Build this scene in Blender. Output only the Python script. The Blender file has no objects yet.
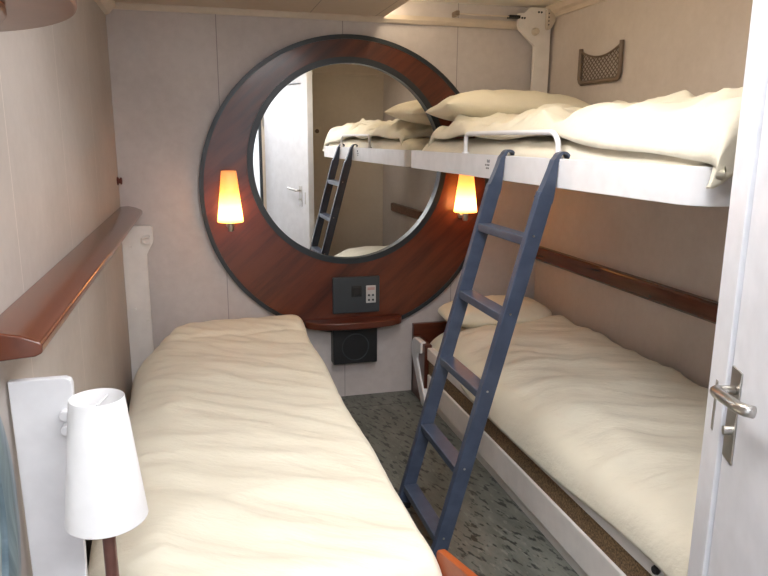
import bpy, bmesh, math, random
from mathutils import Vector, Matrix, noise

random.seed(4)
S = bpy.context.scene
COL = S.collection
PI = math.pi

# ------------------------------------------------------------------ materials
def new_mat(name):
    m = bpy.data.materials.new(name)
    m.use_nodes = True
    nt = m.node_tree
    b = nt.nodes['Principled BSDF']
    return m, nt, b

def nd(nt, typ, **kw):
    n = nt.nodes.new(typ)
    for k, v in kw.items():
        setattr(n, k, v)
    return n

def coords(nt, scale=(1, 1, 1), rot=(0, 0, 0)):
    tc = nd(nt, 'ShaderNodeTexCoord')
    mp = nd(nt, 'ShaderNodeMapping')
    if any(rot):
        mp.vector_type = 'TEXTURE'
        scale = tuple(1 / k for k in scale)
    mp.inputs['Scale'].default_value = scale
    mp.inputs['Rotation'].default_value = rot
    nt.links.new(tc.outputs['Object'], mp.inputs['Vector'])
    return mp.outputs['Vector']

def ramp(nt, fac, stops):
    r = nd(nt, 'ShaderNodeValToRGB')
    els = r.color_ramp.elements
    while len(els) < len(stops):
        els.new(0.5)
    for e, (p, c) in zip(els, stops):
        e.position = p
        e.color = (*c, 1)
    nt.links.new(fac, r.inputs['Fac'])
    return r.outputs['Color']

def noise_tex(nt, vec, scale, detail=4, rough=0.5):
    n = nd(nt, 'ShaderNodeTexNoise')
    n.inputs['Scale'].default_value = scale
    n.inputs['Detail'].default_value = detail
    n.inputs['Roughness'].default_value = rough
    nt.links.new(vec, n.inputs['Vector'])
    return n.outputs['Fac']

def bump(nt, b, h, strength=0.2, dist=0.01):
    bp = nd(nt, 'ShaderNodeBump')
    bp.inputs['Strength'].default_value = strength
    bp.inputs['Distance'].default_value = dist
    nt.links.new(h, bp.inputs['Height'])
    nt.links.new(bp.outputs['Normal'], b.inputs['Normal'])

def mottled(name, c1, c2, scale=8, rough=0.5, bmp=0.0, stretch=(1, 1, 1), metal=0, coat=0, detail=4, lo=.35, hi=.65):
    m, nt, b = new_mat(name)
    v = coords(nt, stretch)
    f = noise_tex(nt, v, scale, detail)
    col = ramp(nt, f, [(lo, c1), (hi, c2)])
    nt.links.new(col, b.inputs['Base Color'])
    b.inputs['Roughness'].default_value = rough
    b.inputs['Metallic'].default_value = metal
    b.inputs['Coat Weight'].default_value = coat
    if bmp:
        f2 = noise_tex(nt, v, scale * 6, 3)
        bump(nt, b, f2, bmp, 0.002)
    return m

def laminate(name, c1, c2, rough=0.55, seams=(), axis='Y', dark=0.55):
    """wall panels: soft mottling, thin vertical joints at fixed places"""
    m, nt, b = new_mat(name)
    v = coords(nt)
    f1 = noise_tex(nt, v, 2.2, 3)
    f2 = noise_tex(nt, v, 26, 5, .6)
    mx = nd(nt, 'ShaderNodeMath', operation='MULTIPLY_ADD')
    nt.links.new(f2, mx.inputs[0]); mx.inputs[1].default_value = .55
    nt.links.new(f1, mx.inputs[2])
    col = ramp(nt, mx.outputs[0], [(.55, c1), (1.0, c2)])
    if seams:
        sep = nd(nt, 'ShaderNodeSeparateXYZ')
        nt.links.new(v, sep.inputs[0])
        acc = None
        for s in seams:
            a = nd(nt, 'ShaderNodeMath', operation='COMPARE')
            nt.links.new(sep.outputs[axis], a.inputs[0])
            a.inputs[1].default_value = s
            a.inputs[2].default_value = .0022
            if acc is None:
                acc = a.outputs[0]
            else:
                q = nd(nt, 'ShaderNodeMath', operation='MAXIMUM')
                nt.links.new(acc, q.inputs[0]); nt.links.new(a.outputs[0], q.inputs[1])
                acc = q.outputs[0]
        mix = nd(nt, 'ShaderNodeMix', data_type='RGBA')
        nt.links.new(acc, mix.inputs['Factor'])
        nt.links.new(col, mix.inputs['A'])
        mix.inputs['B'].default_value = (c1[0]*dark, c1[1]*dark, c1[2]*dark, 1)
        col = mix.outputs['Result']
    nt.links.new(col, b.inputs['Base Color'])
    b.inputs['Roughness'].default_value = rough
    bump(nt, b, f2, .06, .002)
    return m

def wood(name, c1, c2, stretch, scale=9, rough=.28, rot=(0, 0, 0), coat=.3):
    m, nt, b = new_mat(name)
    v = coords(nt, stretch, rot)
    f1 = noise_tex(nt, v, scale, 6, .6)
    f2 = noise_tex(nt, v, scale * .22, 2)
    mx = nd(nt, 'ShaderNodeMath', operation='MULTIPLY_ADD')
    nt.links.new(f2, mx.inputs[0]); mx.inputs[1].default_value = .8
    nt.links.new(f1, mx.inputs[2])
    col = ramp(nt, mx.outputs[0], [(.65, c1), (1.1, c2)])
    nt.links.new(col, b.inputs['Base Color'])
    b.inputs['Roughness'].default_value = rough
    b.inputs['Coat Weight'].default_value = coat
    b.inputs['Coat Roughness'].default_value = .15
    return m

def plain(name, c, rough=.4, metal=0, coat=0):
    return mottled(name, tuple(x * .96 for x in c), tuple(min(1, x * 1.04) for x in c), 14, rough, 0, metal=metal, coat=coat)

def fabric(name, c1, c2, rough=.85):
    m, nt, b = new_mat(name)
    v = coords(nt)
    f = noise_tex(nt, v, 5, 4)
    col = ramp(nt, f, [(.3, c1), (.7, c2)])
    nt.links.new(col, b.inputs['Base Color'])
    b.inputs['Roughness'].default_value = rough
    b.inputs['Sheen Weight'].default_value = .15
    v2 = coords(nt, (.25, 1, 1), (0, 0, -.55))
    f2 = noise_tex(nt, v2, 17, 5, .6)
    bump(nt, b, f2, .6, .012)
    return m

def emis(name, col, strength):
    m, nt, b = new_mat(name)
    b.inputs['Base Color'].default_value = (*col, 1)
    b.inputs['Emission Color'].default_value = (*col, 1)
    b.inputs['Emission Strength'].default_value = strength
    return m

M = {}
M['wall'] = laminate('wall_laminate', (.52, .47, .455), (.62, .57, .55), seams=(.121, .777, 1.43), axis='X', dark=.6)
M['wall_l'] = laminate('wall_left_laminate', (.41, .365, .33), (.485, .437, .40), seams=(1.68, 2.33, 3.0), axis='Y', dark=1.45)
M['wall_r'] = laminate('wall_right_laminate', (.52, .46, .42), (.60, .54, .50))
M['wall_f'] = laminate('wall_front_laminate', (.60, .52, .42), (.68, .60, .50))
M['ceiling'] = laminate('ceiling_panel', (.52, .435, .34), (.57, .485, .39), seams=(.60, .95), axis='X', dark=.5)
M['cream_panel'] = mottled('cream_enamel', (.88, .82, .68), (.91, .85, .72), 3, .3)
M['trimbeige'] = plain('beige_trim', (.62, .53, .43), .4)
M['wood_ring'] = wood('cherry_ring', (.045, .0085, .003), (.125, .026, .009), (.30, 1.0, 3.0), 8, .32, (0, -.72, 0))
M['wood_y'] = wood('cherry_rail', (.070, .020, .009), (.135, .040, .019), (3, .3, 3), 8, .22)
M['wood_dark'] = wood('cherry_dark', (.055, .011, .005), (.10, .022, .010), (.4, 3, 3), 8, .3)
M['wood_orange'] = wood('orange_beech', (.33, .060, .007), (.45, .095, .012), (3, .4, 3), 7, .5, coat=0)
M['wood_shelf'] = wood('brown_shelf', (.13, .052, .030), (.20, .085, .05), (1, 1, 3), 6, .35)
M['band'] = plain('graphite_band', (.018, .024, .03), .35)
M['white'] = plain('white_enamel', (.80, .80, .82), .28)
M['white_warm'] = plain('warm_white_enamel', (.80, .76, .725), .35)
M['door'] = plain('white_door_paint', (.78, .79, .83), .35)
M['ladder'] = mottled('slate_blue_paint', (.040, .054, .090), (.056, .074, .118), 20, .38, .05)
M['black'] = plain('black_plastic', (.012, .013, .015), .4)
M['charcoal'] = plain('charcoal_plastic', (.035, .042, .05), .42)
M['keypad'] = plain('pale_keypad', (.5, .5, .5), .4)
M['chrome'] = plain('brushed_steel', (.55, .53, .50), .28, 1)
M['brown_metal'] = plain('brown_metal', (.16, .075, .06), .3, .3)
M['cream'] = fabric('cream_cotton', (.77, .72, .585), (.81, .765, .63))
M['cream2'] = fabric('cream_cotton_pillow', (.81, .75, .585), (.85, .79, .63))
M['sheet'] = fabric('cream_sheet', (.79, .725, .58), (.83, .77, .63))
M['bronze'] = mottled('brown_strip', (.085, .048, .022), (.30, .19, .095), 160, .6, .4, detail=2)
M['pocket'] = plain('taupe_plastic', (.17, .12, .085), .5)
M['bluegrey'] = mottled('blue_grey_satin', (.09, .135, .165), (.18, .24, .275), 18, .3, 0, (1, 6, .2), metal=.4)
M['lampshade'] = plain('white_lampshade', (.80, .79, .79), .6)
M['socketwhite'] = plain('socket_plastic', (.7, .62, .5), .4)
M['printgrey'] = plain('print_grey', (.16, .16, .17), .6)
M['redbrown'] = plain('red_brown_knob', (.10, .02, .012), .35)

def mirror_mat():
    m, nt, b = new_mat('silvered_glass')
    v = coords(nt)
    f = noise_tex(nt, v, 3)
    col = ramp(nt, f, [(.3, (.90, .90, .88)), (.7, (.92, .92, .90))])
    nt.links.new(col, b.inputs['Base Color'])
    b.inputs['Metallic'].default_value = 1
    b.inputs['Roughness'].default_value = 0.0
    return m
M['mirror'] = mirror_mat()

def floor_mat():
    m, nt, b = new_mat('flecked_vinyl')
    v = coords(nt, (1, .30, 1), (0, 0, .12))
    base = noise_tex(nt, v, 12, 5, .65)
    c0 = ramp(nt, base, [(.3, (.095, .102, .090)), (.7, (.185, .192, .168))])
    f1 = noise_tex(nt, v, 58, 3, .5)
    k1 = ramp(nt, f1, [(.58, (0, 0, 0)), (.68, (.6, .6, .6))])
    v2 = coords(nt, (1, .33, 1), (0, 0, .30))
    f2 = noise_tex(nt, v2, 46, 3, .55)
    k2 = ramp(nt, f2, [(.55, (0, 0, 0)), (.62, (1, 1, 1))])
    sep = nd(nt, 'ShaderNodeSeparateXYZ'); nt.links.new(coords(nt), sep.inputs[0])
    jn = nd(nt, 'ShaderNodeMath', operation='COMPARE'); nt.links.new(sep.outputs['Y'], jn.inputs[0])
    jn.inputs[1].default_value = 3.57; jn.inputs[2].default_value = .003
    jm = nd(nt, 'ShaderNodeMath', operation='MAXIMUM'); nt.links.new(k2, jm.inputs[0]); nt.links.new(jn.outputs[0], jm.inputs[1])
    k2 = jm.outputs[0]
    m1 = nd(nt, 'ShaderNodeMix', data_type='RGBA')
    nt.links.new(k1, m1.inputs['Factor']); nt.links.new(c0, m1.inputs['A'])
    m1.inputs['B'].default_value = (.23, .235, .21, 1)
    m2 = nd(nt, 'ShaderNodeMix', data_type='RGBA')
    nt.links.new(k2, m2.inputs['Factor']); nt.links.new(m1.outputs['Result'], m2.inputs['A'])
    m2.inputs['B'].default_value = (.030, .034, .032, 1)
    nt.links.new(m2.outputs['Result'], b.inputs['Base Color'])
    b.inputs['Roughness'].default_value = .38
    return m
M['floor'] = floor_mat()

def shade_mat(zlo, zhi):
    """lit glass shade: brightest at the bulb, amber towards the open top"""
    m, nt, b = new_mat('lit_glass_shade')
    tc = nd(nt, 'ShaderNodeTexCoord')
    sp = nd(nt, 'ShaderNodeSeparateXYZ')
    nt.links.new(tc.outputs['Object'], sp.inputs[0])
    mr = nd(nt, 'ShaderNodeMapRange')
    mr.inputs['From Min'].default_value = zlo
    mr.inputs['From Max'].default_value = zhi
    nt.links.new(sp.outputs['Z'], mr.inputs['Value'])
    col = ramp(nt, mr.outputs['Result'], [(0, (1, .50, .10)), (.15, (1, .74, .34)), (.40, (1, .66, .20)), (.7, (1, .52, .12)), (1, (1, .48, .14))])
    stn = ramp(nt, mr.outputs['Result'], [(0, (.7, .7, .7)), (.12, (1, 1, 1)), (.32, (.75, .75, .75)), (.6, (.22, .22, .22)), (1, (.09, .09, .09))])
    mu = nd(nt, 'ShaderNodeMath', operation='MULTIPLY')
    nt.links.new(stn, mu.inputs[0])
    mu.inputs[1].default_value = SHADE_STRENGTH
    b.inputs['Base Color'].default_value = (.8, .62, .40, 1)
    b.inputs['Roughness'].default_value = .4
    nt.links.new(col, b.inputs['Emission Color'])
    nt.links.new(mu.outputs[0], b.inputs['Emission Strength'])
    tr = nd(nt, 'ShaderNodeBsdfTranslucent'); tr.inputs['Color'].default_value = (1, .55, .20, 1)
    mixs = nd(nt, 'ShaderNodeMixShader'); mixs.inputs[0].default_value = .45
    nt.links.new(b.outputs[0], mixs.inputs[1]); nt.links.new(tr.outputs[0], mixs.inputs[2])
    out = nt.nodes['Material Output']
    nt.links.new(mixs.outputs[0], out.inputs['Surface'])
    return m
SHADE_STRENGTH = 8
M['lit_shade'] = shade_mat(0, .265)
M['bulb'] = emis('warm_bulb', (1, .62, .25), 14)
M['lens'] = emis('entrance_fill', (.97, .97, 1), 26)  # glow of the added fill over the entrance
M['lens_main'] = emis('main_ceiling_lens', (1, .97, .965), 15.5)
M['lens_warm'] = emis('warm_ceiling_lens', (1, .84, .62), 17)
M['fill_corr'] = emis('corridor_fill', (.95, .97, 1), 45)  # glow of the added corridor fill, in place of a camera flash

# ------------------------------------------------------------------ geometry helpers
def B():
    return bmesh.new()

def box(bm, x0, x1, y0, y1, z0, z1, mtx=None):
    vs = [bm.verts.new((x, y, z)) for x in (x0, x1) for y in (y0, y1) for z in (z0, z1)]
    f = [(0, 1, 3, 2), (4, 6, 7, 5), (0, 4, 5, 1), (2, 3, 7, 6), (0, 2, 6, 4), (1, 5, 7, 3)]
    for q in f:
        bm.faces.new([vs[i] for i in q])
    if mtx is not None:
        for v in vs:
            v.co = mtx @ v.co
    return vs

def prism(bm, poly, axis, a, b, mtx=None):
    """extrude a 2D polygon along an axis: axis Y -> (x,z), X -> (y,z), Z -> (x,y)"""
    def P(p, t):
        return {'Y': (p[0], t, p[1]), 'X': (t, p[0], p[1]), 'Z': (p[0], p[1], t)}[axis]
    A = [bm.verts.new(P(p, a)) for p in poly]
    Bv = [bm.verts.new(P(p, b)) for p in poly]
    n = len(poly)
    bm.faces.new(A); bm.faces.new(Bv[::-1])
    for i in range(n):
        j = (i + 1) % n
        bm.faces.new((A[i], Bv[i], Bv[j], A[j]))
    if mtx is not None:
        for v in A + Bv:
            v.co = mtx @ v.co

def tube(bm, pts, r, seg=12, caps=True):
    pts = [Vector(p) for p in pts]
    rings = []
    up = None
    for i, p in enumerate(pts):
        if i == 0: d = pts[1] - p
        elif i == len(pts) - 1: d = p - pts[i - 1]
        else: d = (pts[i + 1] - p).normalized() + (p - pts[i - 1]).normalized()
        d.normalize()
        if up is None:
            up = Vector((0, 0, 1)) if abs(d.z) < .9 else Vector((1, 0, 0))
        a = d.cross(up).normalized()
        up = a.cross(d).normalized()
        rr = r[i] if isinstance(r, (list, tuple)) else r
        rings.append([bm.verts.new(p + (a * math.cos(t) + up * math.sin(t)) * rr) for t in [2 * PI * k / seg for k in range(seg)]])
    for q, w in zip(rings, rings[1:]):
        for k in range(seg):
            l = (k + 1) % seg
            bm.faces.new((q[k], q[l], w[l], w[k]))
    if caps:
        bm.faces.new(rings[0][::-1]); bm.faces.new(rings[-1])

def lathe(bm, prof, c=(0, 0, 0), seg=40, axis='Z'):
    """revolve (r, h) points round an axis; closed caps where r=0"""
    def P(r, h, t):
        a, b = r * math.cos(t), r * math.sin(t)
        p = {'Z': (a, b, h), 'Y': (a, h, b), 'X': (h, a, b)}[axis]
        return (p[0] + c[0], p[1] + c[1], p[2] + c[2])
    rings = []
    for r, h in prof:
        if r < 1e-6:
            rings.append([bm.verts.new(P(0, h, 0))])
        else:
            rings.append([bm.verts.new(P(r, h, 2 * PI * k / seg)) for k in range(seg)])
    for q, w in zip(rings, rings[1:]):
        for k in range(seg):
            l = (k + 1) % seg
            if len(q) == 1 and len(w) == 1: continue
            if len(q) == 1: bm.faces.new((q[0], w[l], w[k]))
            elif len(w) == 1: bm.faces.new((q[k], q[l], w[0]))
            else: bm.faces.new((q[k], q[l], w[l], w[k]))

def root_loc(p):
    while p is not None and p.parent is not None:
        p = p.parent
    return Vector(p.location) if p is not None else Vector((0, 0, 0))

def link(name, bm, mat, parent=None, smooth=False, bevel=0, seg=2, loc=None, sub=0):
    off = root_loc(parent) if parent is not None else (Vector(loc) if loc is not None else Vector((0, 0, 0)))
    bmesh.ops.recalc_face_normals(bm, faces=bm.faces[:])
    for v in bm.verts:
        v.co -= off
    me = bpy.data.meshes.new(name)
    bm.to_mesh(me); bm.free()
    me.materials.append(mat)
    for p in me.polygons:
        p.use_smooth = bool(smooth)
    o = bpy.data.objects.new(name, me)
    COL.objects.link(o)
    if parent is not None:
        o.parent = parent
    else:
        o.location = off
    if bevel:
        bv = o.modifiers.new('bevel', 'BEVEL')
        bv.width = bevel; bv.segments = seg; bv.limit_method = 'ANGLE'; bv.angle_limit = .6
        for p in me.polygons: p.use_smooth = True
        wn = o.modifiers.new('wn', 'WEIGHTED_NORMAL'); wn.keep_sharp = False
    if sub:
        ss = o.modifiers.new('sub', 'SUBSURF'); ss.levels = sub; ss.render_levels = sub
    if smooth == 'auto':
        me.set_sharp_from_angle(angle=.7)
    return o

def tag(o, label, cat, group=None, kind=None):
    o['label'] = label; o['category'] = cat
    if group: o['group'] = group
    if kind: o['kind'] = kind
    return o

def thing(name, loc, label, cat, group=None):
    o = bpy.data.objects.new(name, None)
    o.empty_display_size = .1
    COL.objects.link(o)
    o.location = loc
    return tag(o, label, cat, group)

def structure(name, bm, mat, bevel=0):
    o = link(name, bm, mat, bevel=bevel)
    o['kind'] = 'structure'
    return o

# ------------------------------------------------------------------ dimensions (metres; camera stands at x=0, y=0)
XL, XR, YB, YF = -.40, 1.985, 3.756, .46
ZC, ZC2 = 2.14, 2.235
H = Vector((.745, .468, 0)); F = Vector((1.018, 1.078, 0))
DU = (F - H).normalized(); DN = Vector((-DU.y, DU.x, 0))

# ------------------------------------------------------------------ room shell
bm = B(); box(bm, -1.0, XR + .1, -1.4, YB + .1, -.05, 0); structure('floor', bm, M['floor'])
bm = B(); box(bm, XL - .08, XR + .08, YB, YB + .08, 0, 2.3); structure('wall_back', bm, M['wall'])
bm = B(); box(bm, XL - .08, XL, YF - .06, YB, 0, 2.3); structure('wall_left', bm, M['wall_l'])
bm = B(); box(bm, XR, XR + .08, YF - .06, YB, 0, 2.3); structure('wall_right', bm, M['wall_r'])
# front wall with the entrance the camera looks in through
bm = B(); box(bm, .72, XR, YF - .06, YF, 0, 2.3); structure('wall_front', bm, M['wall_f'])
bm = B(); box(bm, XL, -.33, YF - .06, YF, 0, 2.3); box(bm, -.33, .72, YF - .06, YF, 2.02, 2.3); structure('wall_entrance', bm, M['wall_f'])
bm = B()
box(bm, .690, .719, YF - .02, YF + .012, 0, 2.02)
structure('trim_1', bm, M['charcoal'], .004)
bm = B(); box(bm, XL, 1.0, YF, YB, ZC, ZC2 + .04); structure('ceiling', bm, M['ceiling'])
bm = B(); box(bm, 1.0, XR, YF, YB, ZC2, ZC2 + .04); structure('ceiling_recess', bm, M['cream_panel'])
# corridor behind the camera
bm = B()
box(bm, -1.0, -.95, -1.4, YF - .06, 0, 2.2); box(bm, 1.5, 1.55, -1.4, YF - .06, 0, 2.2); box(bm, -1.0, 1.55, -1.45, -1.4, 0, 2.2)
box(bm, -1.0, XL - .08, YF - .1, YF - .06, 0, 2.2)
structure('wall_corridor', bm, M['door'])
bm = B(); box(bm, -1.0, 1.55, -1.45, YF - .06, 2.2, 2.25); structure('ceiling_corridor', bm, M['white'])
# beige mouldings
bm = B()
prism(bm, [(YB, 2.112), (YB - .018, 2.112), (YB - .03, 2.13), (YB - .03, 2.152), (YB, 2.152)], 'X', XL, 1.80)
structure('trim_2', bm, M['trimbeige'])
bm = B()
prism(bm, [(XL, 2.08), (XL + .02, 2.085), (XL + .05, 2.125), (XL + .05, 2.14), (XL, 2.14)], 'Y', YF, YB - .03)
structure('trim_3', bm, M['trimbeige'])
bm = B()
prism(bm, [(XR, 2.175), (XR - .012, 2.175), (XR - .02, 2.195), (XR - .04, 2.205), (XR - .05, ZC2), (XR, ZC2)], 'Y', YF, YB)
structure('trim_4', bm, M['trimbeige'])
bm = B(); prism(bm, [(YF, 2.13), (YF + .02, 2.13), (YF + .03, 2.15), (YF + .03, ZC2), (YF, ZC2)], 'X', 1.02, XR - .06)
structure('trim_7', bm, M['trimbeige'])
cv = thing('ceiling_vent', (1.5, .66, ZC2), 'slim dark ceiling vent near the front wall, seen at the top of the mirror', 'vent')
bm = B(); box(bm, 1.40, 1.62, .60, .72, ZC2 - .012, ZC2 - .001); link('frame', bm, M['pocket'], cv, bevel=.003)
for q in range(5):
    bm = B(); box(bm, 1.415, 1.605, .612 + q * .021, .622 + q * .021, ZC2 - .016, ZC2 - .012); link('slat', bm, M['brown_metal'], cv)

# ------------------------------------------------------------------ angled door on the right
DM = Matrix(((DU.x, DN.x, 0, H.x), (DU.y, DN.y, 0, H.y), (0, 0, 1, 0), (0, 0, 0, 1)))  # local: along leaf, towards room, up
LW = (F - H).length
def dl(v): return DM @ Vector(v)
bm = B(); box(bm, .004, LW - .004, -.042, 0, .012, 1.985, DM)
door = structure('door_1', bm, M['door'], .003)
bm = B()
box(bm, LW - .066, LW - .014, 0, .004, .872, 1.064, DM)
plate = link('handle_plate', bm, M['chrome'], door, bevel=.0015)
bm = B()
hx = LW - .046
pts = [(hx, 0, 1.022), (hx, .026, 1.022), (hx - .002, .037, 1.022), (hx - .010, .043, 1.0225), (hx - .022, .045, 1.0235), (hx - .135, .043, 1.038), (hx - .153, .039, 1.041), (hx - .163, .028, 1.042)]
tube(bm, [dl(p) for p in pts], [.0095, .0095, .0105, .0115, .0115, .0115, .0115, .011], 14)
link('lever', bm, M['chrome'], plate, smooth=True)
bm = B()
tube(bm, [dl((hx, .003, .938)), dl((hx, .018, .938))], .009, 16)
link('lock_cylinder', bm, M['chrome'], plate, smooth='auto')
for z in (.35, 1.66):
    bm = B()
    tube(bm, [dl((0.0, .006, z - .045)), dl((0.0, .006, z + .045))], .009, 12)
    link('hinge', bm, M['chrome'], door, smooth='auto')
bm = B(); box(bm, LW + .002, LW + .10, -.055, .008, 0, 2.2, DM)
jamb = structure('trim_5', bm, M['door'], .004)
bm = B(); box(bm, LW + .040, LW + .052, .0075, .0095, .90, 1.01, DM)
link('strike_plate', bm, M['chrome'], jamb)
bm = B(); box(bm, -.02, LW + .002, -.055, .004, 1.995, 2.2, DM)
structure('trim_6', bm, M['door'], .003)
bm = B()
j = dl((LW + .06, -.06, 0)); k = Vector((1.22, YF, 0))
d = (k - j).normalized(); n = Vector((-d.y, d.x, 0)) * .02
A = [j + n, k + n, k - n, j - n]
prism(bm, [(p.x, p.y) for p in A], 'Z', 0, 2.2)
structure('wall_closet', bm, M['wall_f'])

# ------------------------------------------------------------------ round mirror on the back wall
mc = (.817, 1.222); R1, R2 = .820, .797
ic = (.809, 1.368); r1, r2 = .560, .528
mr = thing('round_wall_mirror', (mc[0], YB, mc[1] - R1), 'huge round mirror set off-centre in a cherry wood ring on the back wall', 'mirror')
def ring(bm, ca, ra, cb, rb, y0, y1, n=128):
    L = []
    for y in (y0, y1):
        for c, r in ((ca, ra), (cb, rb)):
            L.append([bm.verts.new((c[0] + r * math.cos(2 * PI * k / n), y, c[1] + r * math.sin(2 * PI * k / n))) for k in range(n)])
    o0, i0, o1, i1 = L
    for k in range(n):
        l = (k + 1) % n
        bm.faces.new((o0[k], o0[l], i0[l], i0[k])); bm.faces.new((o1[k], i1[k], i1[l], o1[l]))
        bm.faces.new((o0[k], o1[k], o1[l], o0[l])); bm.faces.new((i0[k], i0[l], i1[l], i1[k]))
bm = B(); ring(bm, mc, R2, ic, r1, YB - .03, YB - .001)
link('wooden_ring', bm, M['wood_ring'], mr, smooth='auto')
bm = B(); ring(bm, mc, R1, mc, R2, YB - .035, YB - .001)
link('outer_edging', bm, M['band'], mr, smooth='auto')
bm = B(); ring(bm, ic, r1, ic, r2, YB - .040, YB - .001)
link('inner_edging', bm, M['band'], mr, smooth='auto')
bm = B(); lathe(bm, [(0, YB - .016), (r2 + .003, YB - .016), (r2 + .003, YB - .010), (0, YB - .010)], (ic[0], 0, ic[1]), 128, 'Y')
for v in bm.verts:
    v.co.y += (v.co.x - ic[0]) * .015
link('mirror_glass', bm, M['mirror'], mr)

# sconces
def sconce(x, label, z=1.07, hs=1.0):
    y = 3.655
    t = thing('wall_sconce', (x, y, z), label, 'lamp', 'wall sconces on the mirror ring')
    bm = B()
    lathe(bm, [(.065, 0), (.067, .004), (.039, .262 * hs), (.037, .265 * hs), (.035, .262 * hs), (.063, .004), (.065, 0)], (x, y, z), 40)
    link('glass_shade', bm, M['lit_shade'], t, smooth=True)
    bm = B()
    lathe(bm, [(0, -.050), (.012, -.050), (.0165, -.042), (.0165, .0), (.016, .006), (.016, .03), (0, .03)], (x, y, z), 24)
    link('lamp_holder', bm, M['chrome'], t, smooth='auto')
    bm = B(); tube(bm, [(x, y, z - .022), (x, YB - .031, z - .022)], .008, 12)
    link('arm', bm, M['chrome'], t, smooth='auto')
    bm = B(); lathe(bm, [(0, YB - .042), (.02, YB - .042), (.022, YB - .031), (0, YB - .031)], (x, 0, z - .022), 24, 'Y')
    link('wall_rose', bm, M['chrome'], t, smooth='auto')
    bm = B(); lathe(bm, [(0, .03), (.012, .035), (.024, .07), (.02, .10), (0, .112)], (x, y, z), 20)
    link('light_bulb', bm, M['bulb'], t, smooth=True)
    la = bpy.data.lights.new('bulb_glow', 'POINT'); la.energy = 19; la.color = (1, .50, .16); la.shadow_soft_size = .015
    lo = bpy.data.objects.new('bulb_glow', la); COL.objects.link(lo); lo.parent = t; lo.location = (0, 0, .016)
    return t
sconce(.149, 'lit amber wall sconce on the left side of the round mirror ring')
sconce(1.468, 'lit amber wall sconce on the right, half under the upper bunk', 1.094, .90)

# ------------------------------------------------------------------ control panel, ledge, speaker below the mirror
cp = thing('control_panel', (.835, YB - .03, .52), 'dark grey control panel with black socket and pale keypad below the mirror', 'control panel')
bm = B(); box(bm, .700, .974, YB - .052, YB - .03, .522, .732)
link('face_plate', bm, M['charcoal'], cp, bevel=.004)
bm = B(); box(bm, .808, .868, YB - .056, YB - .050, .616, .682); box(bm, .816, .860, YB - .060, YB - .054, .624, .674)
link('power_socket', bm, M['black'], cp, bevel=.003)
bm = B(); box(bm, .893, .950, YB - .058, YB - .050, .578, .680)
kp = link('keypad', bm, M['keypad'], cp, bevel=.003)
M['keystrip'] = plain('rose_grey_strip', (.45, .30, .28), .5)
bm = B(); box(bm, .900, .943, YB - .0595, YB - .057, .654, .670)
link('display_strip', bm, M['keystrip'], kp)
for i in (0, 1):
    for q in (0, 1):
        bm = B(); lathe(bm, [(0, YB - .062), (.006, YB - .062), (.007, YB - .057), (0, YB - .057)], (.909 + i * .024, 0, .596 + q * .028), 16, 'Y')
        link('button', bm, M['charcoal'], kp)

bm = B()
L = []
cx, w, dp = .822, .285, .125
n = 40
poly = [(cx - w, YB - .036)] + [(cx - w * math.cos(PI * k / n), YB - .036 - dp * (math.sin(PI * k / n) ** .75)) for k in range(1, n)] + [(cx + w, YB - .036)]
prism(bm, poly, 'Z', .452, .492)
o = link('ledge', bm, M['wood_dark'], None, bevel=.006, loc=(cx, YB - .05, .452))
tag(o, 'curved cherry wood ledge at the bottom of the mirror ring', 'shelf')

sp = thing('speaker', (.84, YB, .20), 'small black box speaker on the wall beneath the wooden ledge', 'speaker')
bm = B(); box(bm, .695, .955, YB - .075, YB - .001, .225, .435)
link('cabinet', bm, M['black'], sp, bevel=.004)
bm = B(); lathe(bm, [(.075, YB - .0755), (.078, YB - .079), (.081, YB - .0755)], (.825, 0, .325), 40, 'Y')
link('cone_ring', bm, M['charcoal'], sp, smooth=True)

# ------------------------------------------------------------------ wooden lee rails
bm = B()
prism(bm, [(XL, 1.153), (XL + .04, 1.156), (XL + .075, 1.148), (XL + .10, 1.137), (XL + .108, 1.130), (XL + .107, 1.113), (XL + .095, 1.107), (XL, 1.10)], 'Y', 1.31, 3.735)
o = link('wooden_rail', bm, M['wood_y'], None, bevel=.004, loc=(XL, 2.5, 1.1))
tag(o, 'glossy reddish wooden rail along the left wall over the single bed', 'rail')
bm = B()
prism(bm, [(XR, .873), (XR - .03, .871), (XR - .036, .862), (XR - .032, .797), (XR - .02, .784), (XR, .782)], 'Y', .85, 3.74)
o = link('wooden_rail', bm, M['wood_y'], None, bevel=.004, loc=(XR, 2.3, .77))
tag(o, 'dark wooden rail along the right wall between the bunks', 'rail')

# ------------------------------------------------------------------ folding-bed brackets on the left wall and in the right corner
far_poly = [(XL, 0), (XL + .118, 0), (XL + .118, .905), (XL + .130, .930), (XL + .152, .968), (XL + .155, .985), (XL + .155, 1.045), (XL + .147, 1.056), (XL, 1.058)]
br = thing('bed_bracket', (XL, 3.7, .06), 'tall white metal bed bracket in the far left corner beside the round mirror', 'bracket', 'white bed brackets on the left wall')
bm = B(); prism(bm, far_poly, 'Y', 3.69, 3.712); link('plate', bm, M['white_warm'], br, bevel=.003)
bm = B()
tube(bm, [(-.262, 3.676, 1.000), (-.285, 3.676, 1.000), (-.297, 3.676, .992), (-.297, 3.676, .974), (-.285, 3.676, .966), (-.262, 3.676, .966)], .008, 10)
tube(bm, [(-.297, 3.692, .983), (-.297, 3.672, .983)], .008, 10)
link('latch_loop', bm, M['white_warm'], br, smooth='auto')
for z in (.62, .55, .95):
    bm = B(); lathe(bm, [(0, 3.684), (.006, 3.684), (.008, 3.69), (0, 3.69)], (-.36 if z != .55 else -.30, 0, z), 12, 'Y')
    link('screw', bm, M['white_warm'], br)
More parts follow.
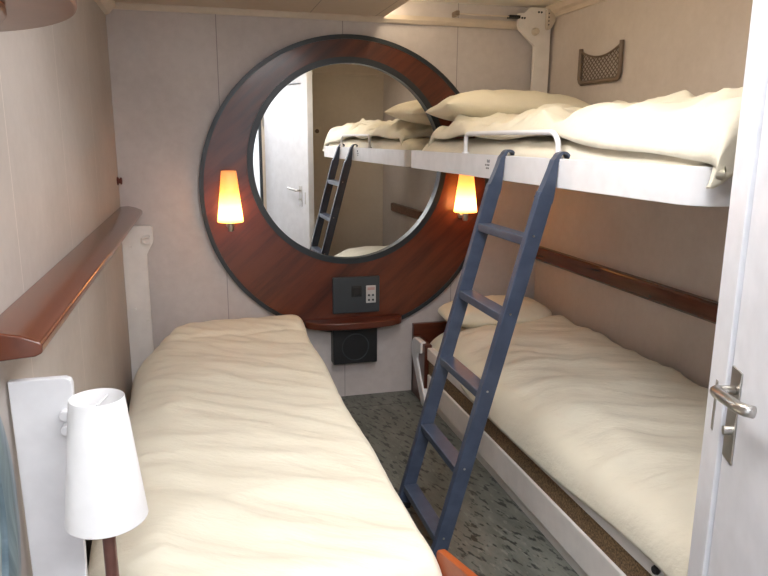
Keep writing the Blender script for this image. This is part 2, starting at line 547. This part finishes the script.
near_poly = [(XL + .016, 0), (XL + .105, 0), (XL + .125, 1.0), (XL + .122, 1.010), (XL + .112, 1.015), (XL + .004, 1.015)]
br2 = thing('bed_bracket', (XL, 1.46, .06), 'wide white metal bed bracket on the left wall directly behind the table lamp', 'bracket', 'white bed brackets on the left wall')
bm = B(); prism(bm, near_poly, 'Y', 1.455, 1.475); link('plate', bm, M['white'], br2, bevel=.003)
for z in (.905, .937):
    bm = B()
    tube(bm, [(-.292, 1.457, z), (-.292, 1.436, z)], .012, 16)
    link('stud', bm, M['white'], br2, smooth='auto', bevel=.003)

pb = thing('bunk_bracket', (1.99, 3.70, 1.4), 'pale hinge bracket with rounded head in the right corner above the upper bunk', 'bracket')
poly = [(1.868, 1.40), (1.868, 2.02), (1.775, 2.10), (1.763, 2.125), (1.763, 2.19), (1.80, 2.195), (1.83, 2.225), (1.93, 2.225), (1.965, 2.19), (1.965, 1.40)]
bm = B(); prism(bm, poly, 'Y', 3.69, 3.715); link('plate', bm, M['white_warm'], pb, bevel=.003)
bm = B()
prism(bm, [(1.925, 2.125), (1.928, 2.11), (1.94, 2.105), (1.955, 2.115), (1.978, 2.15), (1.978, 2.215), (1.925, 2.215)], 'Y', 3.664, 3.690)
link('hinge_plate', bm, M['trimbeige'], pb, bevel=.004)
bm = B(); tube(bm, [(1.865, 3.690, 2.095), (1.865, 3.660, 2.095)], [.022, .017], 20); link('pivot_knob', bm, M['trimbeige'], pb, smooth='auto', bevel=.004)
for x, z in ((1.785, 2.165), (1.800, 2.165), (1.885, 2.20), (1.902, 2.20)):
    bm = B(); lathe(bm, [(0, 3.685), (.005, 3.685), (.006, 3.69), (0, 3.69)], (x, 0, z), 10, 'Y'); link('rivet', bm, M['charcoal'], pb)
for z in (2.132, 2.152, 2.172, 2.192):
    bm = B(); lathe(bm, [(0, 3.660), (.003, 3.660), (.004, 3.664), (0, 3.664)], (1.936, 0, z), 10, 'Y'); link('rivet', bm, M['charcoal'], pb)

# latch rod under the back moulding
lr = thing('latch_rod', (1.53, 3.66, 2.14), 'thin latch rod with dark end catch under the ceiling at top right', 'latch')
bm = B(); tube(bm, [(1.385, 3.66, 2.163), (1.75, 3.66, 2.163)], .004, 8); link('rod', bm, M['trimbeige'], lr, smooth='auto')
bm = B(); box(bm, 1.378, 1.398, 3.648, 3.72, 2.153, 2.178); link('end_stop', bm, M['pocket'], lr, bevel=.003)
bm = B(); box(bm, 1.69, 1.755, 3.648, 3.685, 2.155, 2.171); link('catch', bm, M['black'], lr, bevel=.002)

# ------------------------------------------------------------------ bedding
def fbm(x, y, s=0., o=3):
    return noise.fractal(Vector((x, y, s)), 1.0, 2.0, o)

def pad(x0, x1, y0, y1, zb, zt, nx, ny, wr, px=10, py=14, shape=.5, pr=None):
    """closed soft slab: flat underside, rounded edges, wrinkled top. wr(x,y)->dz; x0/x1 may be functions of y"""
    bm = B()
    fx0 = x0 if callable(x0) else (lambda y: x0)
    fx1 = x1 if callable(x1) else (lambda y: x1)
    fzt = zt if callable(zt) else (lambda x, y: zt)
    fzb = zb if callable(zb) else (lambda x, y: zb)
    def ease(t): return math.sin(t * PI / 2) if True else t
    top, bot = {}, {}
    for j in range(ny + 1):
        v = ease(2 * j / ny - 1)
        y = y0 + (y1 - y0) * (v + 1) / 2
        for i in range(nx + 1):
            u = ease(2 * i / nx - 1)
            x = fx0(y) + (fx1(y) - fx0(y)) * (u + 1) / 2
            h = (max(0, 1 - abs(u) ** (pr if pr and u > 0 else px)) * max(0, 1 - abs(v) ** py)) ** shape
            zb_ = fzb(x, y); zt_ = fzt(x, y)
            z = zb_ + (zt_ - zb_) * h + wr(x, y) * h
            top[i, j] = bm.verts.new((x, y, z))
            if 0 < i < nx and 0 < j < ny:
                bot[i, j] = bm.verts.new((x, y, zb_))
            else:
                bot[i, j] = top[i, j]
    for j in range(ny):
        for i in range(nx):
            bm.faces.new((top[i, j], top[i + 1, j], top[i + 1, j + 1], top[i, j + 1]))
            q = [bot[i, j], bot[i, j + 1], bot[i + 1, j + 1], bot[i + 1, j]]
            if len(set(q)) == 4:
                try: bm.faces.new(q)
                except ValueError: pass
    return bm

def pillow(c, lx, ly, h, rot=0, tilt=(0, 0), seed=0, n=44, sag=None, rnd=.03):
    """stuffed pillow with pinched seams and pulled-out corners"""
    bm = B()
    top, bot = {}, {}
    R = Matrix.Rotation(rot, 4, 'Z') @ Matrix.Rotation(tilt[0], 4, 'X') @ Matrix.Rotation(tilt[1], 4, 'Y')
    for j in range(n + 1):
        v = math.sin((2 * j / n - 1) * PI / 2)
        for i in range(n + 1):
            u = math.sin((2 * i / n - 1) * PI / 2)
            e = 1 - .07 * (1 - v * v) * 1.0
            f = 1 - .05 * (1 - u * u)
            x, y = u * lx / 2 * e * (1 - rnd * v ** 4), v * ly / 2 * f * (1 - rnd * 1.4 * u ** 4)
            t = max(0, (1 - abs(u) ** 3) * (1 - abs(v) ** 3)) ** .55
            w = fbm(x * 9 + seed, y * 9, seed) * .010 + (1 - abs(noise.noise(Vector((x * 7 + y * 4 + seed, y * 5, 1))))) * .010 - .008
            for s, d in ((1, top), (-1, bot)):
                if s == -1 and (i in (0, n) or j in (0, n)):
                    bot[i, j] = top[i, j]; continue
                z = s * h / 2 * t * (1 if s > 0 else .75) + (w * min(1, t * 2) if s > 0 else 0)
                p = R @ Vector((x, y, z))
                p += Vector(c)
                if sag: p.z += sag(p.x, p.y)
                d[i, j] = bm.verts.new(p)
    for j in range(n):
        for i in range(n):
            bm.faces.new((top[i, j], top[i + 1, j], top[i + 1, j + 1], top[i, j + 1]))
            q = [bot[i, j], bot[i, j + 1], bot[i + 1, j + 1], bot[i + 1, j]]
            if len(set(q)) == 4:
                try: bm.faces.new(q)
                except ValueError: pass
    return bm

def ss(a, b, x):
    t = min(1, max(0, (x - a) / (b - a))); return t * t * (3 - 2 * t)

def folds(x, y, ang, freq, amp, seed, stretch=.22):
    """long soft creases running across"""
    c, s = math.cos(ang), math.sin(ang)
    a, b = x * c + y * s, -x * s + y * c
    q = noise.noise(Vector((a * freq * stretch + seed, b * freq, seed)))
    r = 1 - abs(noise.noise(Vector((a * freq * stretch * 1.4 + seed * 2, b * freq * .6, seed + 5))))
    return amp * (q * .6 + r ** 3 * .8 - .4)

# --- left bed
bed = thing('single_bed', (.1, 2.5, 0), 'low single bed along the left wall with orange wooden side board', 'bed')
bm = B(); box(bm, -.25, .44, 1.40, 3.74, .06, .26)
link('base', bm, M['white'], bed, bevel=.01)
for x in (-.2, .38):
    for y in (1.5, 3.6):
        bm = B(); box(bm, x, x + .05, y, y + .05, 0, .06); link('foot', bm, M['black'], bed)
bm = pad(-.26, .47, 1.37, 3.745, .26, .30, 16, 30, lambda x, y: 0)
link('mattress', bm, M['sheet'], bed, smooth=True)
bm = B()
prism(bm, [(1.435, .30), (1.435, .490), (1.425, .503), (1.12, .60), (1.08, .60), (1.08, .30)], 'X', .527, .547)
link('side_board', bm, M['wood_orange'], bed, bevel=.003)
bm = B(); box(bm, .42, .54, 1.30, 1.36, .33, .37); link('board_strut', bm, M['charcoal'], bed)
def lx0(y): return -.355 + .19 * ss(3.2, 3.745, y) + .010 * math.sin(y * 5) + .095 * ss(1.66, 1.48, y)
def lx1(y): return .530 + .006 * math.sin(y * 7) - .010 * ss(3.5, 3.74, y) + .012 * ss(2.0, 1.5, y)
def lwr(x, y):
    near = 1 - ss(2.6, 3.6, y) * .55
    z = folds(x, y, -.52, 8, .020, 3.1, .14) * near + fbm(x * 3, y * 2, 7) * .010 + folds(x, y, -.60, 17, .012, 9, .12) + folds(x, y, -.45, 30, .005, 4, .1)
    z *= .25 + .75 * ss(.53, .42, x)
    z += .020 * math.exp(-((y - 3.56) / .10) ** 2) - .014 * math.exp(-((y - 3.40 - .05 * x) / .02) ** 2) * ss(-.2, 0, x)
    return z
def lzt(x, y): return .515 + .018 * ss(3.2, 3.5, y) - .05 * ss(-.12, -.36, x)
def lzb(x, y): return .30 - .06 * ss(3.6, 1.6, y) * 0
bm = pad(lx0, lx1, 1.345, 3.748, .30, lzt, 90, 200, lwr, 10, 50, pr=30)
o = link('quilt', bm, M['cream'], None, smooth=True, loc=(.1, 2.5, .3))
tag(o, 'cream quilt spread over the left single bed beside the table lamp', 'quilt', 'cream quilts on the beds')

# --- upper bunk
BX = 1.145
ub = thing('upper_bunk', (1.6, 2.55, 1.345), 'white upper bunk tray with guard rail fixed to the right wall', 'bunk')
def rrect(x0, x1, y0, y1, r, n=8):
    P = []
    for cx_, cy_, a0 in ((x0 + r, y0 + r, PI), (x1 - .004, y0 + .004, 1.5 * PI), (x1 - .004, y1 - .004, 0), (x0 + .01, y1 - .01, .5 * PI)):
        rr = r if a0 == PI else (.004 if a0 != .5 * PI else .01)
        for k in range(n + 1):
            t = a0 + k / n * PI / 2
            P.append((cx_ + rr * math.cos(t), cy_ + rr * math.sin(t)))
    return P
bm = B()
prism(bm, rrect(BX + .02, XR - .002, 1.405, 3.66, .06), 'Z', 1.35, 1.37)
link('tray', bm, M['white'], ub, smooth='auto')
bm = B()
out, inn = rrect(BX, XR, 1.38, 3.685, .08), rrect(BX + .022, XR - .004, 1.402, 3.663, .06)
for a, b_ in ((0, 0),):
    lo_o = [bm.verts.new((p[0], p[1], 1.345)) for p in out]; hi_o = [bm.verts.new((p[0], p[1], 1.440)) for p in out]
    lo_i = [bm.verts.new((p[0], p[1], 1.345)) for p in inn]; hi_i = [bm.verts.new((p[0], p[1], 1.440)) for p in inn]
    m_ = len(out)
    for k in range(m_):
        l = (k + 1) % m_
        bm.faces.new((lo_o[k], lo_o[l], hi_o[l], hi_o[k])); bm.faces.new((hi_o[k], hi_o[l], hi_i[l], hi_i[k]))
        bm.faces.new((lo_i[k], hi_i[k], hi_i[l], lo_i[l])); bm.faces.new((lo_o[k], lo_i[k], lo_i[l], lo_o[l]))
link('rim', bm, M['white'], ub, bevel=.005)
bm = B()
gx = BX + .012
gp = [(gx, 2.90, 1.438), (gx, 2.90, 1.50)]
gp += [(gx, 2.90 - .03 * (1 - math.cos(t)), 1.50 + .026 * math.sin(t)) for t in [PI / 2 * k / 5 for k in range(1, 6)]]
gp += [(gx, 2.5, 1.527), (gx, 2.13, 1.526)]
gp += [(gx, 2.13 - .055 * math.sin(t), 1.470 + .056 * math.cos(t)) for t in [PI / 2 * k / 6 for k in range(1, 7)]]
gp += [(gx, 2.072, 1.438)]
tube(bm, gp, .0095, 12)
gr = link('guard_rail', bm, M['white'], ub, smooth='auto')
for y in (2.90, 2.072):
    bm = B(); lathe(bm, [(0, 1.440), (.017, 1.440), (.016, 1.447), (0, 1.447)], (gx, y, 0), 20); link('foot_flange', bm, M['white'], gr)
# small printed notice on the rim
# (illegible fine print in the photograph: one bold line over two thin ones)
bm = B()
def print_line(y, z, h, words):
    for w_ in words:
        for k in range(w_):
            box(bm, BX - .0006, BX + .001, y - .0052 * h / .011 * .8, y, z, z + h * (1 if (k * 7 + w_) % 3 else .8))
            y -= .0066 * h / .011
        y -= .004
print_line(2.630, 1.409, .012, [4])
print_line(2.648, 1.396, .0065, [4, 6])
print_line(2.640, 1.383, .0065, [3, 4])
link('printed_notice', bm, M['printgrey'], ub)

def umw(x, y): return folds(x, y, .1, 9, .010, 4.4) + fbm(x * 5, y * 5, 2) * .006
bm = pad(BX + .026, XR - .012, 1.41, 3.655, 1.372, 1.505, 50, 110, umw, 14, 30)
o = link('mattress', bm, M['sheet'], None, smooth=True, loc=(1.6, 2.55, 1.372))
tag(o, 'thin cream sheeted mattress lying in the white upper bunk tray', 'mattress')

# upper quilt: a sheet surface that rolls at the front edge and hangs over the near end
def upper_quilt():
    bm = B()
    NS, NT = 64, 150
    G = {}
    yf, yn = 3.50, 1.352
    for j in range(NT + 1):
        t = j / NT
        for i in range(NS + 1):
            s = i / NS
            # along the bunk
            Lr = 2.148; hang = .16
            d = t * (Lr + hang)
            # height of the quilt top and of its front lower edge, along y
            y = yf - d
            yy = max(y, yn + .02)
            zlow = 1.512 - .062 * ss(2.2, 1.42, yy) + .010 * math.sin(yy * 9)
            zhi = 1.570 + .025 * ss(3.45, 3.0, yy) + .022 * ss(2.4, 1.6, yy) + folds(s * .9, yy, .8, 6.5, .048, 2.2) + folds(s * .9, yy, -.6, 12, .022, 8.2, .15) + folds(s * .9, yy, .5, 22, .010, 3.3, .15) + fbm(s * 3, yy * 3, 1.5) * .014
            x0 = BX + .03 + .012 * math.sin(yy * 6) - .015 * ss(1.9, 1.45, yy)
            if s < .16:
                a = s / .16 * PI / 2
                ww = .07 + .10 * ss(2.6, 1.6, yy)
                x = x0 + ww * (1 - math.cos(a)); z = zlow + (zhi - zlow) * math.sin(a)
            else:
                ww = .07 + .10 * ss(2.6, 1.6, yy)
                x = x0 + ww + (s - .16) / .84 * (XR - .02 - x0 - ww); z = zhi
                z += .02 * math.sin((s - .16) / .84 * PI) - .02 * ss(.85, 1, s)
            # over the end: one corner hangs lower than the rest
            Rr = .055
            over = d - (yf - yn - Rr)
            if over > 0:
                full = Lr + hang - (yf - yn - Rr)
                zend = 1.388 + .10 * (1 - math.exp(-((s - .03) / .10) ** 2)) + .010 * math.sin(s * 11)
                arc = Rr * PI / 2
                if over < arc:
                    a = over / Rr
                    y = yn + Rr - Rr * math.sin(a); dz = Rr * (1 - math.cos(a))
                else:
                    y = yn - .006 * math.sin(s * 14); dz = Rr + (over - arc)
                fr_ = dz / (Rr + full - arc)
                z = z - fr_ * max(0, z - zend)
                x -= .02 * fr_ * (1 - ss(0, .3, s))
            # ends tucked thin at the far end
            if t < .03:
                z -= .05 * (1 - t / .03) ** 2
            G[i, j] = bm.verts.new((x, y, z))
    for j in range(NT):
        for i in range(NS):
            bm.faces.new((G[i, j], G[i + 1, j], G[i + 1, j + 1], G[i, j + 1]))
    return bm
bm = upper_quilt()
o = link('quilt', bm, M['cream'], None, smooth=True, loc=(1.6, 2.5, 1.5))
sol = o.modifiers.new('thick', 'SOLIDIFY'); sol.thickness = .022; sol.offset = -1
tag(o, 'cream quilt on the upper bunk with one corner hanging over its near end', 'quilt', 'cream quilts on the beds')
bm = pillow((1.585, 3.38, 1.648), .82, .48, .19, rot=-.08, tilt=(-.05, .02), seed=2.7)
o = link('pillow', bm, M['cream2'], None, smooth=True, loc=(1.55, 3.34, 1.6))
tag(o, 'plump cream pillow on top of the upper bunk bedding', 'pillow', 'cream pillows on the bunks')

# --- lower bunk
FX = 1.20
lb = thing('lower_bunk', (1.6, 2.5, 0), 'white lower bunk with brown strip along its side beneath the ladder', 'bunk')
bm = B(); box(bm, FX + .025, XR - .01, 1.32, 3.49, 0, .20); link('plinth', bm, M['white_warm'], lb)
bm = B(); box(bm, FX, FX + .03, 1.30, 3.49, .062, .192); link('drawer_front', bm, M['white_warm'], lb, bevel=.006)
bm = B(); box(bm, FX + .008, FX + .04, 1.30, 3.495, .192, .274); link('padded_strip', bm, M['bronze'], lb, bevel=.004)
bm = B(); box(bm, FX + .002, FX + .04, 1.30, 3.53, .274, .345); sb = link('side_board', bm, M['white_warm'], lb, bevel=.006)
bm = B(); box(bm, FX + .04, XR - .004, 1.30, 3.66, .20, .32); link('bed_deck', bm, M['white_warm'], lb)
bm = B(); lathe(bm, [(0, FX - .014), (.011, FX - .014), (.014, FX - .006), (.010, FX + .003), (0, FX + .003)], (0, 1.45, .313), 16, 'X'); link('catch', bm, M['black'], lb, smooth='auto')
# white end post with a rounded shoulder, leaning over the brown end board
bm = B()
pp = [(3.42, 0), (3.515, 0), (3.72, .26), (3.72, .29)]
pp += [(3.65 + .07 * math.cos(t), .29 + .075 * math.sin(t)) for t in [PI / 2 * k / 8 for k in range(1, 9)]]
pp += [(3.54, .368), (3.54, .30), (3.60, .285), (3.615, .25)]
prism(bm, pp, 'X', FX - .026, FX + .01); link('end_post', bm, M['white'], lb, bevel=.008)
bm = B(); box(bm, FX - .014, FX + .03, 3.50, 3.742, 0, .36); box(bm, FX - .014, XR - .004, 3.712, 3.742, .0, .430); link('end_board', bm, M['wood_dark'], lb, bevel=.003)
def bzt(x, y):
    return .515 - .04 * ss(3.30, 3.44, y) - .05 * ss(1.5, 1.22, x) + .02 * ss(1.5, 1.9, x)
def bzb(x, y): return .300 + .035 * ss(2.1, 1.4, y) + .025 * ss(2.9, 3.4, y) + .006 * math.sin(y * 5)
def bwr(x, y):
    return folds(x, y, -.50, 6.5, .026, 6.6, .16) + fbm(x * 2.6, y * 2, 3) * .014 + folds(x, y, -.45, 16, .012, 1.2, .12) + folds(x, y, -.5, 30, .005, 4, .1) + .02 * math.exp(-((x - 1.36) / .08) ** 2) * ss(3.0, 2.0, y)
def bx0(y): return FX - .018 + .006 * math.sin(y * 4) + .05 * ss(2.7, 3.3, y)
bm = pad(bx0, XR - .006, 1.32, 3.60, bzb, bzt, 80, 170, bwr, 7, 30, pr=26)
o = link('quilt', bm, M['cream'], None, smooth=True, loc=(1.6, 2.5, .32))
tag(o, 'cream quilt smoothed over the lower bunk behind the ladder', 'quilt', 'cream quilts on the beds')
bm = pillow((1.605, 3.50, .528), .68, .38, .16, rot=-.03, tilt=(.04, 0), seed=8.1, rnd=.2)
o = link('pillow', bm, M['cream2'], None, smooth=True, loc=(1.6, 3.5, .5))
tag(o, 'flat cream pillow at the head of the lower bunk', 'pillow', 'cream pillows on the bunks')

# ------------------------------------------------------------------ ladder
ld = thing('bunk_ladder', (.76, 2.26, 0), 'dark slate blue ladder hooked on the rim of the upper bunk', 'ladder')
p0, p1 = Vector((.750, 0, 0)), Vector((1.118, 0, 1.365))
ax = (p1 - p0).normalized(); nr = Vector((ax.z, 0, -ax.x))   # nr: away from camera-left side, towards the bunk
HL = (p1 - p0).length
def LP(y, a, n_):   # point on the ladder: along a, depth n_
    q = p0 + ax * a + nr * n_
    return Vector((q.x, y, q.z))
LY0, LY1 = 2.042, 2.485
def bar(bm, y0, y1, a0, a1, n0, n1):
    vs = [bm.verts.new(LP(y, a, n_)) for y in (y0, y1) for a in (a0, a1) for n_ in (n0, n1)]
    for q in [(0, 1, 3, 2), (4, 6, 7, 5), (0, 4, 5, 1), (2, 3, 7, 6), (0, 2, 6, 4), (1, 5, 7, 3)]:
        bm.faces.new([vs[i] for i in q])
for y in (LY0, LY1 - .030):
    bm = B(); bar(bm, y, y + .030, .02, 1.375, -.027, .028)
    rl = link('ladder_rail', bm, M['ladder'], ld, bevel=.003)
    bm = B(); bar(bm, y - .002, y + .032, -.004, .03, -.029, .030)
    link('rubber_foot', bm, M['black'], rl, bevel=.003)
    # flat strap hook: tapers from the rail then bends over the rim
    bm = B()
    path = []
    c0 = LP(0, 1.35, 0)
    for k in range(9):
        s = k / 8
        path.append((c0.x + (BX - .0105 - c0.x) * (s ** .8), c0.z + (1.432 - c0.z) * s, .0282 * (1 - s) ** 1.15 + .009 * s ** .8))
    e = path[-1]
    cx_, cz_ = BX + .004, 1.436
    for k in range(0, 9):
        t = PI - .25 - (PI - .55) * k / 8
        path.append((cx_ + .014 + .021 * math.cos(t), cz_ + .022 * math.sin(t) - .004 + .006, .0075 - .0035 * min(1, k / 4)))
    path.append((BX + .040, 1.432, .0035))
    rings = []
    for k, (x, z, hw) in enumerate(path):
        if k == 0: dx, dz = path[1][0] - x, path[1][1] - z
        elif k == len(path) - 1: dx, dz = x - path[k - 1][0], z - path[k - 1][1]
        else: dx, dz = path[k + 1][0] - path[k - 1][0], path[k + 1][1] - path[k - 1][1]
        ll = math.hypot(dx, dz) or 1
        nx_, nz_ = -dz / ll, dx / ll
        rings.append([bm.verts.new((x + nx_ * hw * sg, yy, z + nz_ * hw * sg)) for sg, yy in ((1, y - .0008), (1, y + .0308), (-1, y + .0308), (-1, y - .0008))])
    for q, w in zip(rings, rings[1:]):
        for k in range(4):
            l = (k + 1) % 4
            bm.faces.new((q[k], q[l], w[l], w[k]))
    bm.faces.new(rings[0][::-1]); bm.faces.new(rings[-1])
    link('hook', bm, M['ladder'], rl)
    for zr in (1.186, .922, .652, .372, .112):
        bm = B()
        a = zr / ax.z
        yo = y - .002 if y == LY0 else y + .032
        q = LP(yo, a, -.004)
        lathe(bm, [(0, -.0015), (.004, -.001), (.004, .001), (0, .0015)], q, 10, 'Y'); link('screw', bm, M['chrome'], rl)
for zr in (1.186, .922, .652, .372, .112):
    bm = B()
    c = p0 + ax * (zr / ax.z)
    box(bm, c.x - .029, c.x + .030, LY0 + .030, LY1 - .030, zr - .034, zr - .004)
    rg = link('rung', bm, M['ladder'], ld, bevel=.003)

# ------------------------------------------------------------------ net pocket on the right wall
npk = thing('net_pocket', (XR, 3.2, 1.79), 'brown net pocket fixed to the right wall above the upper bunk', 'net pocket')
ya, yb_, zb_, zt_ = 2.99, 3.37, 1.787, 1.967
bm = B()
xx = XR - .012
fr = .016
ptsf = [(xx, yb_ - fr / 2, zt_), (xx, yb_ - fr / 2, zb_ + .03), (xx, yb_ - fr / 2 - .008, zb_ + .012), (xx, yb_ - .03, zb_ + .006), (xx, ya + .03, zb_ + .006), (xx, ya + fr / 2 + .008, zb_ + .012), (xx, ya + fr / 2, zb_ + .03), (xx, ya + fr / 2, zt_)]
tube(bm, ptsf, .0115, 10)
link('frame', bm, M['pocket'], npk, smooth='auto')
bm = B()
def ztop(y): 
    t = (y - ya) / (yb_ - ya); return zt_ - .005 - .050 * (math.sin(PI * t) ** .8)
tube(bm, [(xx, ya + .008 + (yb_ - ya - .016) * k / 16, ztop(ya + .008 + (yb_ - ya - .016) * k / 16)) for k in range(17)], .005, 8)
link('elastic_edge', bm, M['pocket'], npk, smooth='auto')
bm = B()
pitch = .032
for sg in (1, -1):
    k = -30
    while k < 60:
        pts_ = []
        for q in range(60):
            z = zb_ + .008 + q * .004
            y = ya + k * pitch + sg * (z - zb_) * 1.25
            if ya + .01 < y < yb_ - .01 and z < ztop(y): pts_.append((xx - .001 * sg, y, z))
        if len(pts_) > 3:
            tube(bm, [pts_[0], pts_[-1]], .0024, 5)
        k += 1
link('net', bm, M['pocket'], npk)

# coat hook on the left wall
hk = thing('coat_hook', (XL, 3.69, 1.286), 'small dark red knob hook on the left wall near the back corner', 'hook')
bm = B(); lathe(bm, [(0, XL + .001), (.020, XL + .001), (.022, XL + .006), (.014, XL + .010), (.012, XL + .014), (.019, XL + .018), (.016, XL + .024), (0, XL + .026)], (0, 3.69, 1.286), 20, 'X')
link('knob', bm, M['redbrown'], hk, smooth=True)

# ------------------------------------------------------------------ table lamp, bedside table
lx, ly = -.203, 1.28
tl = thing('table_lamp', (lx, ly - .0, .50), 'white cone shade table lamp in front of the left bed', 'lamp')
bm = B(); lathe(bm, [(.0735, .785), (.075, .787), (.0490, 1.028), (.0478, 1.031), (.0462, 1.028), (.0715, .788), (.0735, .785)], (lx, ly, 0), 56)
shd = link('lamp_shade', bm, M['lampshade'], tl, smooth='auto')
bm = B()
for k in range(3):
    t = 2 * PI * k / 3 + 1.3
    tube(bm, [(lx, ly, 1.015), (lx + .047 * math.cos(t), ly + .047 * math.sin(t), 1.018)], .0016, 6)
tube(bm, [(lx, ly, .93), (lx, ly, 1.018)], .003, 8)
link('shade_carrier', bm, M['white'], shd)
bm = B(); tube(bm, [(lx, ly, .515), (lx, ly, .86)], .0125, 20); link('stem', bm, M['brown_metal'], tl, smooth='auto')
bm = B(); tube(bm, [(lx, ly, .86), (lx, ly, .93)], .018, 20); link('bulb_holder', bm, M['white'], tl, smooth='auto')
bm = B(); lathe(bm, [(0, .501), (.068, .501), (.07, .506), (.05, .515), (.0125, .522), (0, .522)], (lx, ly, 0), 36); link('foot', bm, M['brown_metal'], tl, smooth='auto')

bt = thing('bedside_table', (-.2, 1.10, 0), 'small brown wooden bedside table under the table lamp', 'table')
bm = B(); box(bm, -.365, -.02, .90, 1.338, .475, .50); link('tabletop', bm, M['wood_dark'], bt, bevel=.005)
bm = B(); box(bm, -.355, -.03, .92, 1.325, .05, .475); link('cabinet', bm, M['wood_dark'], bt, bevel=.003)
bm = B(); box(bm, -.36, -.05, .93, 1.31, 0, .05); link('plinth', bm, M['black'], bt)

# round shelf high on the near left wall, round mirror below it
rs = thing('round_shelf', (-.30, .95, 1.655), 'round brown wooden shelf seen from below at the top left corner', 'shelf')
bm = B()
rc = (-.467, .891); rr_ = .339
arcp = []
n = 64
a0 = math.acos(( XL + .001 - rc[0]) / rr_)
arcp = [(rc[0] + rr_ * math.cos(-a0 + 2 * a0 * k / n), rc[1] + rr_ * math.sin(-a0 + 2 * a0 * k / n)) for k in range(n + 1)]
prism(bm, arcp, 'Z', 1.65, 1.675); link('board', bm, M['wood_shelf'], rs, bevel=.004)
bm = B()
r3 = .262
a0 = math.acos((XL + .001 - rc[0]) / r3)
arcp = [(rc[0] + r3 * math.cos(-a0 + 2 * a0 * k / n), rc[1] + r3 * math.sin(-a0 + 2 * a0 * k / n)) for k in range(n + 1)]
prism(bm, arcp, 'Z', 1.640, 1.650); link('lower_board', bm, M['wood_shelf'], rs, bevel=.003)

rm = thing('porthole_mirror', (XL, .965, .44), 'blue-grey rounded mirror rim at the lower left edge', 'mirror')
bm = B(); lathe(bm, [(.33, XL + .001), (.33, XL + .02), (.345, XL + .03), (.375, XL + .03), (.39, XL + .02), (.392, XL + .001)], (0, .965, .83), 96, 'X')
link('rim', bm, M['bluegrey'], rm, smooth='auto')
bm = B(); lathe(bm, [(0, XL + .001), (.332, XL + .001), (.332, XL + .014), (0, XL + .014)], (0, .965, .83), 96, 'X')
link('mirror_glass', bm, M['mirror'], rm)

# ------------------------------------------------------------------ things seen in the mirror
so = thing('wall_socket', (1.27, YF, 1.52), 'square cream wall socket beside the closet, seen in the mirror', 'socket')
bm = B(); box(bm, 1.235, 1.325, YF, YF + .01, 1.53, 1.62); link('face_plate', bm, M['socketwhite'], so, bevel=.003)
bm = B(); lathe(bm, [(0, YF + .013), (.02, YF + .013), (.022, YF + .009), (0, YF + .009)], (1.28, 0, 1.575), 24, 'Y'); link('socket_insert', bm, M['pocket'], so)

# ------------------------------------------------------------------ lights of the cabin, plus added fills at entrance and corridor
cl = thing('ceiling_light', (.50, .78, ZC), 'round white fill light added on the ceiling over the entrance', 'ceiling light', 'ceiling lights')  # added unseen fill, brightens the door and the near end
bm = B(); lathe(bm, [(0, ZC), (.20, ZC), (.20, ZC - .02), (.19, ZC - .024), (0, ZC - .024)], (.50, .78, 0), 48); link('housing', bm, M['white'], cl, smooth='auto')
bm = B(); lathe(bm, [(0, ZC - .040), (.13, ZC - .036), (.17, ZC - .025), (0, ZC - .025)], (.50, .78, 0), 48); link('diffuser', bm, M['lens'], cl, smooth=True)
wl = thing('cove_light', (1.02, 3.2, ZC2), 'warm hidden strip light behind the ceiling edge above the upper bunk', 'strip light')
bm = B(); tube(bm, [(1.024, 1.25, 2.196), (1.024, 3.72, 2.196)], .010, 12); link('light_tube', bm, M['lens_warm'], wl, smooth='auto')
bm = B(); box(bm, 1.0, 1.04, 1.23, 3.735, 2.222, ZC2); link('housing', bm, M['white'], wl)
ml = thing('ceiling_light', (.55, 1.73, ZC), 'long white ceiling light in the middle of the cabin', 'ceiling light', 'ceiling lights')
bm = B(); box(bm, .30, .80, 1.35, 2.1, ZC - .03, ZC); link('housing', bm, M['white'], ml, bevel=.004)
bm = B(); box(bm, .32, .78, 1.37, 2.08, ZC - .038, ZC - .03); link('diffuser', bm, M['lens_main'], ml)
co = thing('ceiling_light', (.2, -.5, 2.2), 'unseen white fill light added on the corridor ceiling outside the cabin', 'ceiling light', 'ceiling lights')  # added behind the camera to light the near side like a flash
bm = B(); box(bm, -.2, .7, -.75, -.25, 2.18, 2.2); link('housing', bm, M['white'], co)
bm = B(); box(bm, -.17, .67, -.72, -.28, 2.172, 2.18); link('diffuser', bm, M['fill_corr'], co)

w = bpy.data.worlds.new('World'); S.world = w; w.use_nodes = True
w.node_tree.nodes['Background'].inputs['Color'].default_value = (.5, .5, .55, 1)
w.node_tree.nodes['Background'].inputs['Strength'].default_value = .1

# ------------------------------------------------------------------ camera
cam = bpy.data.cameras.new('Camera'); co_ = bpy.data.objects.new('Camera', cam); COL.objects.link(co_)
cam.sensor_fit = 'HORIZONTAL'; cam.sensor_width = 36; cam.lens = 36 * 680 / 768
cam.clip_start = .02
fpx = 680.0
dY = Vector((-187, 150, fpx)).normalized()
ny = (fpx * fpx + 187 * 19) / 150
dZ = -Vector((-19, -ny, fpx)).normalized()
dZ = (dZ - dY * dZ.dot(dY)).normalized()
dX = dY.cross(dZ)
if dX.x < 0: dX = -dX
right = Vector((dX.x, dY.x, dZ.x)); up = Vector((dX.y, dY.y, dZ.y)); fwd = Vector((dX.z, dY.z, dZ.z))
co_.matrix_world = Matrix(((right.x, up.x, -fwd.x, 0), (right.y, up.y, -fwd.y, 0), (right.z, up.z, -fwd.z, 1.5), (0, 0, 0, 1)))
S.camera = co_

S.view_settings.view_transform = 'Standard'
S.view_settings.look = 'None'
S.view_settings.exposure = 0.0
S.view_settings.gamma = 1.0
S.view_settings.use_curve_mapping = False
